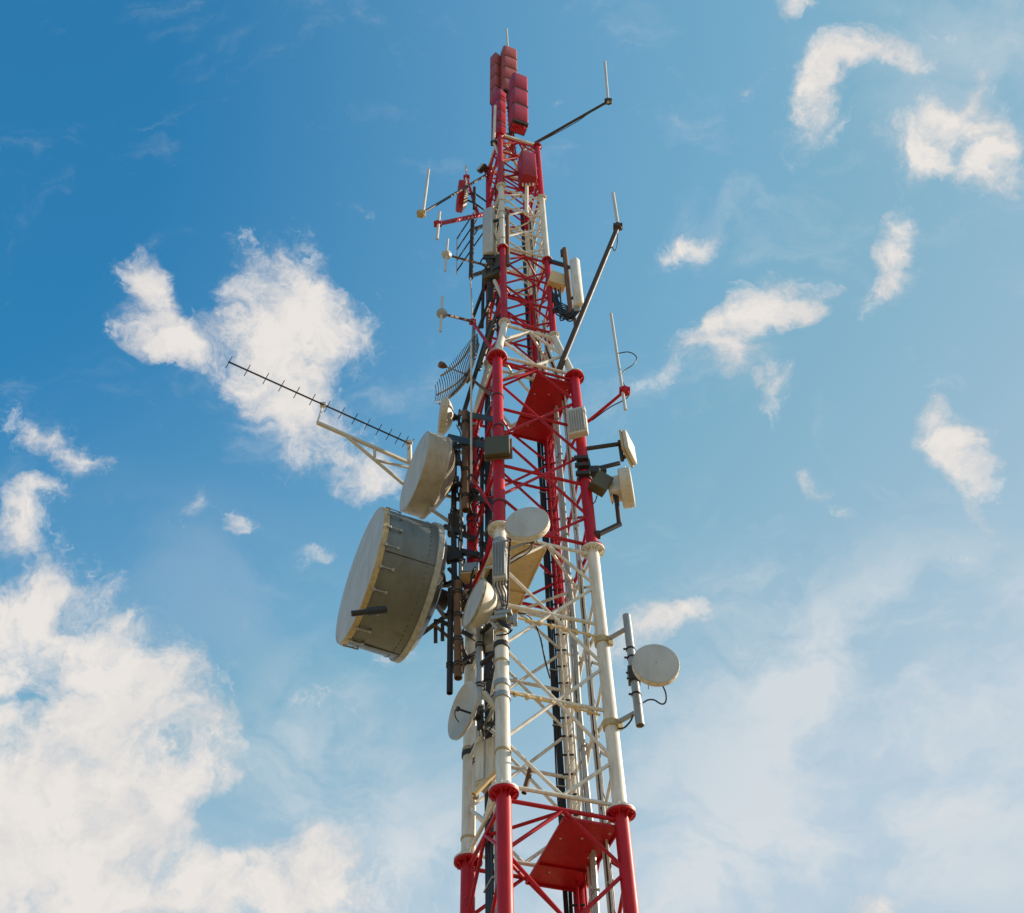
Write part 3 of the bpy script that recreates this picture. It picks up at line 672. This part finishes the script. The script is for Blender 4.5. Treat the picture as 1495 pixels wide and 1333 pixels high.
def top_panel(label, x0, x1, yt, yb, Y, nrm, seg, mat):
    ct, cb = at((x0 + x1) / 2, yt, Y), at((x0 + x1) / 2, yb, Y)
    z1, z0 = ct.z, cb.z; cx = (ct.x + cb.x) / 2; W_ = (x1 - x0) / ppm((ct + cb) / 2)
    t = thing('panel_antenna', label, 'antenna', (cx, Y, z0), PG)
    n = V(nrm).normalized(); dp = W_ * .72
    lean = (ct.x - cb.x) / (z1 - z0)
    hh = (z1 - z0) / seg
    for k in range(seg):
        zc = z0 + hh * (k + .5); c = V((cb.x + (zc - z0) * lean, Y, zc))
        s = obj('radome', MB().rprism(c, n, W_ * .97, hh * .90, dp * 1.1, W_ * .17, (lean, 0, 1)), mat, t)
        st = MB(); st.obox(c - n * .0 - ZV * hh * .48, n, W_ * .90, hh * .11, dp * .98, .01); obj('strap', st, DARK, t)
    b = MB(); c = V((cb.x, Y, z0)); 
    for u in (-.3, -.1, .1, .3): b.tube(c + V((u * W_, -.05, -.28)), c + V((u * W_, -.05, .02)), .035, n=8)
    b.obox(c - ZV * .12, n, W_ * .8, .1, dp * .6); obj('connector', b, RED, t)
    b = MB()
    for f in (.2, .8):
        q = V((cb.x + (z1 - z0) * f * lean, Y, z0 + (z1 - z0) * f)); b.bar(q, (0 + mx_ * f, 0, q.z), .06, .06)
    obj('mount_arm', b, DARK, t)
NP = (.38, -.92, 0); NQ = (-.72, -.69, 0)
top_panel('faded red panel antenna, topmost on the right of the tip', 731, 754, 76, 141, .10, NP, 4, ROSE)
top_panel('bright red panel antenna, lower and nearest on the right of the tip', 744, 769.5, 116, 186, -.62, NP, 3, MAROON)
top_panel('brownish red panel antenna, topmost on the left of the tip', 716, 730.5, 83, 150, .20, NQ, 4, ROSE)
top_panel('dark red panel antenna, lower on the left of the tip', 718.5, 738, 138, 203, -.25, NQ, 4, MAROON)

# red box antenna on the right front face
t = thing('box_antenna', 'maroon box antenna on a white stub pole, under the tower top', 'antenna', at(768, 290, -.75))
c = at(769.5, 250, -.78); W_ = 24 / ppm(c)
obj('radome', MB().rprism(c, (.25, -.97, 0), W_ * .95, 1.75, .55, .06), MAROON, t)
b = MB()
for u in (-.3, -.1, .1, .3): b.tube(c + V((u * W_, 0, -1.02)), c + V((u * W_, 0, -.86)), .03, n=8)
obj('connector', b, WHITE, t)
b = MB(); b.tube(at(769, 270, -.72), at(768.5, 308, -.7), .055, n=12); b.tube(at(768.5, 308, -.7), at(768.5, 312, -.7), .07, n=12); obj('pole', b, WHITE, t)
b = MB(); b.bar(c + V((0, 0, .6)), mid('F', 'R', c.z - Z0 + .6), .08, .08); b.bar(c + V((0, 0, -.5)), mid('F', 'R', c.z - Z0 - .5), .08, .08); b.bar(at(752, 256, -.6), at(785, 245, -.6), .05, .05); obj('mount_arm', b, RED, t)

# small floodlight and red flat panel upper left
t = thing('floodlight', 'small dark floodlight at the end of the upper left arm', 'lamp', at(706, 252, .3))
c = at(704, 246, .25); b = MB(); b.obox(c, (-.5, -.6, 0), .34, .24, .16, .03, lean=-.5); b.obox(c + V((.1, 0, .1)), (-.5, -.6, 0), .12, .2, .1, .02); obj('housing', b, DARK, t)
b = MB(); b.obox(c + V((-.06, -.075, 0)), (-.5, -.6, 0), .27, .18, .02, .01, lean=-.5); obj('glass', b, LIGHT, t)
b = MB(); b.bar(c + V((.05, 0, -.12)), at(716, 250, .35), .05, .05); obj('bracket', b, DARK, t)
t = thing('flat_panel_antenna', 'dark red flat panel antenna seen edge on at the upper left', 'antenna', at(671, 287, .0))
c = at(668.5, 286, -.05); n = V((-.985, -.17, 0)).normalized(); rr_ = 25 / ppm(c)
b = MB(); x, y = b.frame(n); oc = [c + (x * cos(pi / 8 + k * pi / 4) + y * sin(pi / 8 + k * pi / 4)) * rr_ for k in range(8)]
b.lathe(c, n, [(.02, rr_ * .92), (-.02, rr_), (-.16, rr_), (-.18, rr_ * .97)], 8); obj('radome', b, MAROON, t)
b = MB(); b.lathe(c, n, [(-.181, rr_ * .95), (-.30, rr_ * .6), (-.31, .02)], 8, caps=False); obj('back_plate', b, CREAM, t)
b = MB(); h_ = c - n * .3
for dz in (.35, -.35): b.bar(h_ + ZV * dz * .6, h_ - n * .22 + ZV * dz, .05, .05); b.bar(h_ - n * .22 + ZV * dz, lp('L', h_.z - Z0 + dz) , .045, .045)
b.tube(h_ - n * .22 + ZV * .75, h_ - n * .22 - ZV * .75, .05, n=12); obj('mount_pipe', b, DARK, t)

# sector panel facing left at mid height
t = thing('sector_antenna', 'tall grey-white sector panel antenna on the left of the upper white band', 'antenna', at(714, 375, -.65), 'sector panel antennas')
ct, cb = at(713, 308, -.75), at(713, 373, -.75); c = (ct + cb) / 2; W_ = 16 / ppm(c)
n = V((-.35, -.94, 0)).normalized()
obj('radome', MB().rprism(c, n, W_, ct.z - cb.z, .22, .07), LIGHT, t)
b = MB(); sd = ZV.cross(n); b.obox(c - n * .17 + sd * .05, n, W_ * .8, (ct.z - cb.z) * .98, .1, .02); obj('back_shell', b, CREAM, t)
b = MB(); p1, p0 = at(741, 308, -.80), at(741.5, 388, -.80); b.tube(p1, p0, .055, n=14); obj('mount_pipe', b, RUST, t)
b = MB(); b.bar(at(721, 323, -.8), at(741, 318, -.8), .07, .1); b.bar(at(718, 393, -.8), at(744, 384, -.8), .08, .11); b.bar(p1.lerp(p0, .15), lp('F', p1.lerp(p0, .15).z - Z0), .07, .07); b.bar(p1.lerp(p0, .9), lp('F', p1.lerp(p0, .9).z - Z0), .07, .07); obj('mount_arm', b, DARK, t)
b = MB()
for k in range(9):
    u = -.5 + k / 8; s = at(707 + 14 * k / 8, 374, -.75)
    b.path([s, s + V((random.uniform(-.1, .1), .02, -.35)), at(712 + random.uniform(-5, 14), 392 + random.uniform(-4, 8), -.6), at(716 + random.uniform(-6, 8), 412, -.45), at(712 + k, 440, -.3)], .022)
    b.tube(s + ZV * .04, s - ZV * .16, .032, n=8)
obj('cable', b, BLACK, t)
b = MB(); b.obox(at(727, 387, -.55), (-.3, -.9, 0), .32, .7, .3, .02); b.obox(at(718, 400, -.5), (-.3, -.9, 0), .5, .5, .2, .02); obj('junction_box', b, OLIVE, t)
b = MB(); b.tube(at(722, 338, -.78), at(735, 368, -.72), .045, n=10); b.tube(at(722, 410, -.7), at(735, 438, -.78), .05, n=10); obj('stay_strut', b, CREAM, t)

# skeleton slot array on its own pole
t = thing('rod_array_antenna', 'dark array of four slanting rods on a vertical pole', 'antenna', at(688, 404, .2))
b = MB(); b.tube(at(690, 322, .1), at(687.5, 406, .1), .065, n=14); obj('pole', b, DARK, t)
for k in range(4):
    y0 = 349 + 15.5 * k; obj('rod', MB().tube(at(667, y0, .0), at(667 + 26 + 4 * k, y0 - 40 - 5 * k, .6), .022, n=8), DARK, t)
b = MB(); b.tube(at(667, 349, .0), at(666.5, 400, .0), .016, n=8); obj('end_rail', b, LIGHT, t)
b = MB()
for (x0, y0, x1, y1) in ((690, 335, 712, 328), (688, 403, 712, 395)): b.bar(at(x0, y0, .1), at(x1, y1, .45), .08, .1)
obj('mount_arm', b, DARK, t)
for (xa, ya, xb, yb, lab) in ((690, 460, 718, 405, 'lower'), (694, 430, 712, 392, 'upper')):
    pass
t = thing('stay_frame', 'pair of dark stay tubes slanting between the left poles', 'frame', at(692, 455, .3))
obj('stay_tube', MB().tube(at(691, 462, .3), at(709, 414, .3), .05, n=10), DARK, t); obj('stay_tube', MB().tube(at(700, 478, .3), at(722, 420, .2), .05, n=10), DARK, t)
obj('upright', MB().tube(at(706, 400, .3), at(704, 478, .3), .045, n=10), DARK, t); obj('upright', MB().tube(at(714, 405, .3), at(711, 500, .3), .05, n=10), RUST, t)
obj('upright', MB().tube(at(692, 470, .3), at(690, 520, .3), .05, n=10), GALV, t)
t = thing('stay_frame', 'long dark stay tubes running down behind the grid antenna', 'frame', at(678, 600, .4))
obj('stay_tube', MB().tube(at(676, 606, .5), at(717, 470, .1), .055, n=10), DARK, t); obj('stay_tube', MB().tube(at(699, 540, .3), at(726, 455, -.3), .06, n=10), OLIVE, t)

# sector panel at the right with its cables
t = thing('sector_antenna', 'white sector panel with tangled black cables on a rusty pole at right', 'antenna', at(832, 450, -.6), 'sector panel antennas')
ct, cb = at(839, 381, -.75), at(845.5, 447, -.75); cc_ = (ct + cb) / 2; W_ = 13 / ppm(cc_)
n = V((.75, -.66, 0)).normalized()
ax = (ct - cb); obj('radome', MB().rprism(cc_, n, W_, ax.length, .26, .1, ax), WHITE, t)
p1, p0 = at(824, 364, -.55), at(834, 458, -.55)
b = MB(); b.tube(p1, p0, .075, n=14); b.tube(at(838, 452, -.6), at(841, 481, -.6), .05, n=10); obj('mount_pipe', b, RUST, t)
b = MB()
b.bar(at(802, 381, -.45), at(826, 388, -.55), .09, .1); b.bar(at(808, 452, -.45), at(835, 459, -.55), .09, .11)
obj('mount_arm', b, DARK, t); b = MB()
for f in (.22, .75): b.bar(p1.lerp(p0, f + .05), ct.lerp(cb, f), .06, .07)
b.obox(at(822, 370, -.55), (0, -1, 0), .14, .3, .1); obj('mount_arm', b, DARK, t)
b = MB(); b.obox(at(814, 411, -.45), (.3, -.95, 0), .5, .62, .25, .02, lean=.2); obj('radio_box', b, TAN, t)
b = MB()
for k in range(11):
    s = at(838 + k * 1.0, 446, -.7)
    b.path([s, at(836 + random.uniform(-4, 8), 458 + random.uniform(-3, 6), -.7), at(826 + random.uniform(-8, 8), 464 + random.uniform(-6, 4), -.6), at(815 + random.uniform(-6, 6), 445 + random.uniform(-12, 12), -.55), at(808 + random.uniform(0, 12), 424 + random.uniform(-4, 6), -.45)], .019)
for k in range(5): b.path([at(806, 425 + 3 * k, -.45), at(815, 440 + 3 * k, -.55), at(828, 447 + 2 * k, -.5), at(836, 462, -.6)], .016)
obj('cable', b, BLACK, t)
b = MB()
for k in range(4): q = at(839 + 2.2 * k, 449, -.72); b.tube(q + ZV * .1, q - ZV * .2, .03, n=8)
obj('connector', b, GALV, t)

# boxes and flat panels round the middle red band
t = thing('ribbed_box', 'pale ribbed radio box strapped to the right red leg', 'radio box', at(843, 640, -.85))
c = at(843, 617, -.86); n = V((-.25, -.97, 0)).normalized(); sd = ZV.cross(n)
obj('body', MB().obox(c, n, .42, .92, .16, .012), CREAM, t)
for k in range(7): obj('fin', MB().obox(c + n * .095 + sd * (-.165 + .055 * k), n, .022, .78, .06, .004), LIGHT, t)
obj('bracket', MB().obox(c - n * .14, n, .16, .5, .14, .01), DARK, t)
t = thing('olive_box', 'square olive green box on the front red leg', 'radio box', at(726, 668, -1.45))
c = at(726, 652, -1.42); obj('body', MB().obox(c, (-.1, -1, 0), .52, .60, .12, .015), OLIVE, t); obj('back_tray', MB().obox(c + V((.02, .09, .0)), (-.1, -1, 0), .58, .64, .05, .006), RUST, t)
t = thing('flat_panel_antenna', 'square cream panel antenna on two dark arms at right', 'antenna', at(908, 668, -.5))
c = at(917, 654, -.6); n = V((.91, -.41, 0)).normalized()
obj('radome', MB().obox(c + n * .03, n, .54, .66, .1, .03), CREAM, t); obj('back_plate', MB().obox(c - n * .045, n, .58, .70, .05, .01), YELL, t)
b = MB(); b.tube(c - n * .17 + ZV * .34, c - n * .17 - ZV * .34, .045, n=12); b.bar(c - n * .17 + ZV * .25, c - n * .05 + ZV * .25, .08, .06); b.bar(c - n * .17 - ZV * .25, c - n * .05 - ZV * .25, .08, .06); obj('mount_pipe', b, DARK, t)
for (x0, y0, x1, y1) in ((857, 655, 905, 648), (860, 687, 905, 676)): obj('arm', MB().bar(at(x0, y0, -.6), at(x1, y1, -.6), .075, .07), DARK, t)
t = thing('slanted_box', 'dark box hanging tilted between the right red leg and the cream dish', 'radio box', at(880, 722, -.7))
c = at(877, 706, -.72); obj('body', MB().obox(c, (.3, -.9, -.1), .36, .48, .24, .015, lean=.45), OLIVE, t); b = MB(); b.bar(at(862, 690, -.6), at(885, 686, -.6), .12, .08); b.obox(at(866, 690, -.6), (0, -1, 0), .3, .24, .24, .03); obj('bracket', b, DARK, t)
b = MB(); b.path([at(872, 722, -.7), at(869, 732, -.68), at(865, 736, -.66)], .012); obj('cable', b, BLACK, t)
for (px, py, lab) in ((856, 687, 'black clamp blocks round the right red leg'),):
    t = thing('leg_clamp', lab, 'clamp', at(px, py, -.6)); b = MB()
    for dz in (.25, .0, -.28): q = lp('R', at(px, py, -.6).z - Z0 + dz); b.lathe(q, ZV, [(-.07, .12), (-.07, .15), (.07, .15), (.07, .12)], 16); b.obox(q + V((-.05, -.16, 0)), (0, -1, 0), .3, .1, .08)
    obj('collar', b, DARK, t)

# finned radio unit on the front white leg
t = thing('finned_radio_unit', 'tall grey finned radio unit on the front white leg', 'radio box', at(730, 850, -1.5))
c = at(730, 821, -1.5); n = V((-.15, -1, 0)).normalized(); sd = ZV.cross(n)
obj('body', MB().obox(c, n, .25, .98, .2, .015), LIGHT, t)
for k in range(5): obj('fin', MB().obox(c + n * .12 + sd * (-.10 + .05 * k), n, .016, .9, .06, .003), GALV, t)
b = MB()
for k in range(4): q = c + sd * (-.08 + .055 * k) - ZV * .49; b.path([q, q - ZV * .12, q - ZV * .3 + V((.06, .05, 0)), at(733 + 2 * k, 885, -1.42)], .013)
obj('cable', b, BLACK, t)
b = MB(); b.obox(c - n * .15 + ZV * .35, n, .1, .1, .16); b.obox(c - n * .15 - ZV * .35, n, .1, .1, .16); obj('bracket', b, DARK, t)
b = MB(); b.path([at(745, 787, -1.6), at(743, 815, -1.5), at(742, 845, -1.48), at(741, 880, -1.45), at(735, 900, -1.42)], .022); tag(obj('feeder_cable', b, BLACK, loc=at(745, 787, -1.6)), 'black feeder cable running down beside the finned radio unit', 'cable')
t = thing('mount_cluster', 'jumble of galvanised clamps on the front white leg behind the small bowl-backed dish', 'clamp', at(733, 905, -1.35)); b = MB()
for (x0, y0, s) in ((735, 896, .0), (741, 908, .06), (728, 903, -.03)): b.obox(at(x0, y0, -1.42 + s), (-.2, -1, .1), .3, .09, .12, .01)
b.bar(at(722, 894, -1.4), at(752, 904, -1.4), .06, .06); b.bar(at(752, 898, -1.4), at(752, 912, -1.4), .1, .08); b.tube(at(715, 905, -1.4), at(727, 918, -1.4), .035)
obj('clamp_bar', b, GALV, t); b = MB()
for k in range(5): b.path([at(724 + 3 * k, 903, -1.45), at(735 + 2 * k, 914 + k, -1.5), at(748, 910 + 2 * k, -1.45), at(742, 925, -1.4), at(724, 928, -1.35)], .012)
obj('cable', b, BLACK, t)
t = thing('junction_box', 'small grey junction box on the left red leg end', 'box', at(688, 844, .3)); c = at(688, 834, .3)
obj('body', MB().obox(c, (-.1, -1, 0), .32, .28, .2, .012), LIGHT, t); obj('lid', MB().obox(c + V((-.01, -.115, 0)), (-.1, -1, 0), .29, .25, .03, .008), GALV, t); obj('tray', MB().obox(c + V((0, -.02, -.2)), (-.1, -1, 0), .4, .05, .3, .008), TAN, t)

# ------------------------------------------------------------------ pipes and frames behind the dishes, left side
PP = 'upright mounting pipes on the left side'
def mpipe(label, x0, y0, x1, y1, Y, wpx, mat, arms=(), straps=3, leg='L'):
    a, b = at(x0, y0, Y), at(x1, y1, Y); r_ = wpx / 2 / ppm((a + b) / 2)
    t = thing('mounting_pipe', label, 'pipe', b, PP); obj('pipe', MB().pipe(b, a, r_, n=18), mat, t)
    ax = (b - a).normalized()
    for k in range(straps):
        f = (k + .5) / straps; s = MB()
        for d in (-.035, .035): q = a.lerp(b, f) + ax * d; s.lathe(q, ax, [(-.014, r_ + .001), (-.012, r_ + .016), (.012, r_ + .016), (.014, r_ + .001)], 16)
        s.obox(a.lerp(b, f) + V((.05, .08, 0)), (0, -1, 0), .1, .14, .16)
        obj('strap', s, DARK, t)
    for f in arms:
        q = a.lerp(b, f); obj('arm', clamp(q, leg, q.z, .035), DARK, t)
    return t
mpipe('thick rusty pipe with dark straps in front of the left red leg', 679.5, 602, 680, 745, -.1, 11, RUST, (.1, .5, .85), 4)
mpipe('rusty pipe ending open beside the huge drum', 668, 850, 669, 990, -.2, 12, RUST, (.15, .6), 4)
mpipe('dark brown pipe with a capped lower end, leftmost of the hanging pipes', 658, 860, 656.5, 1012, .1, 9, DARK, (.2, .55), 2)
mpipe('grey-pink pipe with red inside hanging before the left white leg', 700, 915, 700.5, 1033, -.75, 10.5, GALV, (.1, .5), 2, leg='F')
mpipe('grey upright pipe beside the left white leg, above the ring', 698, 1062, 694, 1165, .2, 10, WHITE, (.2,), 1)
mpipe('short brown stub pipe inside the tower, above the red plate', 776, 1118, 765, 1158, .5, 8, RUST, (), 0)
mpipe('tan pipe lying slanted from the front leg ring', 731, 1118, 692, 1160, -.9, 9, TAN, (), 0)
mpipe('short pale pipe reaching from the front white leg to the open dish', 706, 1012, 731, 1040, -1.0, 10, CREAM, (), 0)
mpipe('dark pipe standing close behind the medium drum', 664, 640, 662, 770, .5, 8, DARK, (.3, .7), 3)
mpipe('dark pipe right of the left red leg', 704, 640, 703, 830, .1, 6, DARK, (), 3)
mpipe('slender galvanised pipe between the drum and the rusty pipe', 674, 700, 672, 900, .4, 6, GALV, (.1, .9), 4)
# steel bracket frames
t = thing('bracket_frame', 'dark steel bracket frame carrying the upper left dishes', 'frame', at(680, 640, 0), 'dark bracket frames')
for (x0, y0, Y0, x1, y1, Y1, w) in ((672, 603, .2, 724, 613, -1.1, .08), (655, 638, .2, 712, 652, -.9, .09), (660, 655, .3, 700, 640, .5, .07), (684, 724, .2, 724, 733, -1.1, .08), (650, 660, .3, 690, 690, .5, .07), (655, 700, .3, 700, 720, .4, .07)):
    obj('frame_bar', MB().bar(at(x0, y0, Y0), at(x1, y1, Y1), w, w * 1.5), DARK, t)
t = thing('bracket_frame', 'dark steel bracket frame behind the huge drum', 'frame', at(668, 800, .4), 'dark bracket frames')
for (x0, y0, Y0, x1, y1, Y1, w) in ((648, 768, .4, 700, 790, .4, .08), (650, 800, .5, 702, 812, .3, .1), (655, 880, .5, 700, 895, .2, .09), (640, 905, .4, 690, 930, .4, .06), (662, 745, .5, 664, 905, .5, .1), (646, 912, .4, 646, 935, .4, .06), (636, 905, .4, 636, 938, .4, .06), (655, 760, .5, 690, 730, .4, .06), (655, 830, .5, 690, 870, .4, .06), (700, 950, .2, 668, 970, 0, .06)):
    obj('frame_bar', MB().bar(at(x0, y0, Y0), at(x1, y1, Y1), w, w * 1.2), DARK, t)
b = MB(); b.obox(at(664, 765, .5), (-.3, -1, 0), .3, .7, .1, .01); obj('back_plate', b, DARK, t); b = MB(); b.obox(at(664, 812, .45), (-.3, -1, 0), .36, .3, .12, .01); obj('back_plate', b, DARK, t)
t = thing('loose_cables', 'loops of black cable hanging among the left brackets', 'cables', at(680, 760, .2)); b = MB()
for k in range(16):
    x = 660 + random.uniform(0, 45); y = 620 + random.uniform(0, 290)
    b.path([at(x, y, .2), at(x + random.uniform(-10, 10), y + 14, .05), at(x + random.uniform(-8, 14), y + 36, .1), at(x + random.uniform(0, 16), y + 52, .25)], random.choice((.012, .016, .022)))
obj('cable', b, BLACK, t)
t = thing('loose_cables', 'coil of black cable beside the front white leg, near the open dish', 'cables', at(718, 1010, -.7)); b = MB()
for k in range(9):
    x = 706 + random.uniform(0, 16)
    b.path([at(x, 930 + random.uniform(-8, 8), -.5), at(x + random.uniform(-4, 6), 960, -.55), at(x + random.uniform(-6, 6), 995 + random.uniform(-8, 8), -.6), at(x + random.uniform(-4, 4), 1040, -.5), at(708 + k * 1.2, 1085, -.3)], random.choice((.014, .02)))
cpt = at(714, 1005, -.75); b.path([cpt + V((.12 * cos(a), 0, .2 * sin(a))) for a in [k * .6 for k in range(21)]], .016)
obj('cable', b, BLACK, t)
t = thing('cabinet', 'narrow cream equipment cabinet between the left and front white legs', 'cabinet', at(716, 1150, -.2)); c = at(715, 1116, -.25)
obj('body', MB().obox(c, (-.5, -.86, 0), .42, .86, .3, .02), CREAM, t); obj('door', MB().obox(c + V((-.08, -.14, 0)), (-.5, -.86, 0), .34, .74, .03, .01), WHITE, t); obj('hinge_rod', MB().tube(at(708, 1080, -.55), at(707, 1140, -.55), .018), GALV, t)
t = thing('cable_box', 'small metal box with coiled wires on the inner side of the front leg', 'box', at(718, 940, -.7)); c = at(716, 934, -.7)
obj('body', MB().obox(c, (-.4, -.9, 0), .26, .42, .14, .01), LIGHT, t); obj('lid', MB().obox(c + V((-.03, -.08, 0)), (-.4, -.9, 0), .2, .34, .02, .006), GALV, t)
b = MB(); b.path([at(757, 895, -.9), at(773, 900, -.6), at(787, 925, -.2), at(796, 965, .3), at(803, 990, .8)], .016); tag(obj('slack_cable', b, BLACK, loc=at(757, 895, -.9)), 'slack black cable crossing behind the front white braces', 'cable')
for (ya, yb, lab) in ((898, 921, 'cable with ties along the upper white crossbar'), (1010, 1034, 'cable with ties along the lower white crossbar')):
    b = MB(); b.path([at(746, ya + 2, -1.25), at(790, ya + 12, -1.0), at(830, ya + 21, -.82), at(876, yb + 10, -.62)], .022)
    for k in range(7): q = at(752 + 18 * k, ya + 3.5 + 4.4 * k, -1.2 + .09 * k); b.lathe(q, V((1, .5, 0)), [(-.02, .05), (.02, .05)], 10)
    tag(obj('tied_cable', b, TAN, loc=at(746, ya, -1.25)), lab, 'cable')
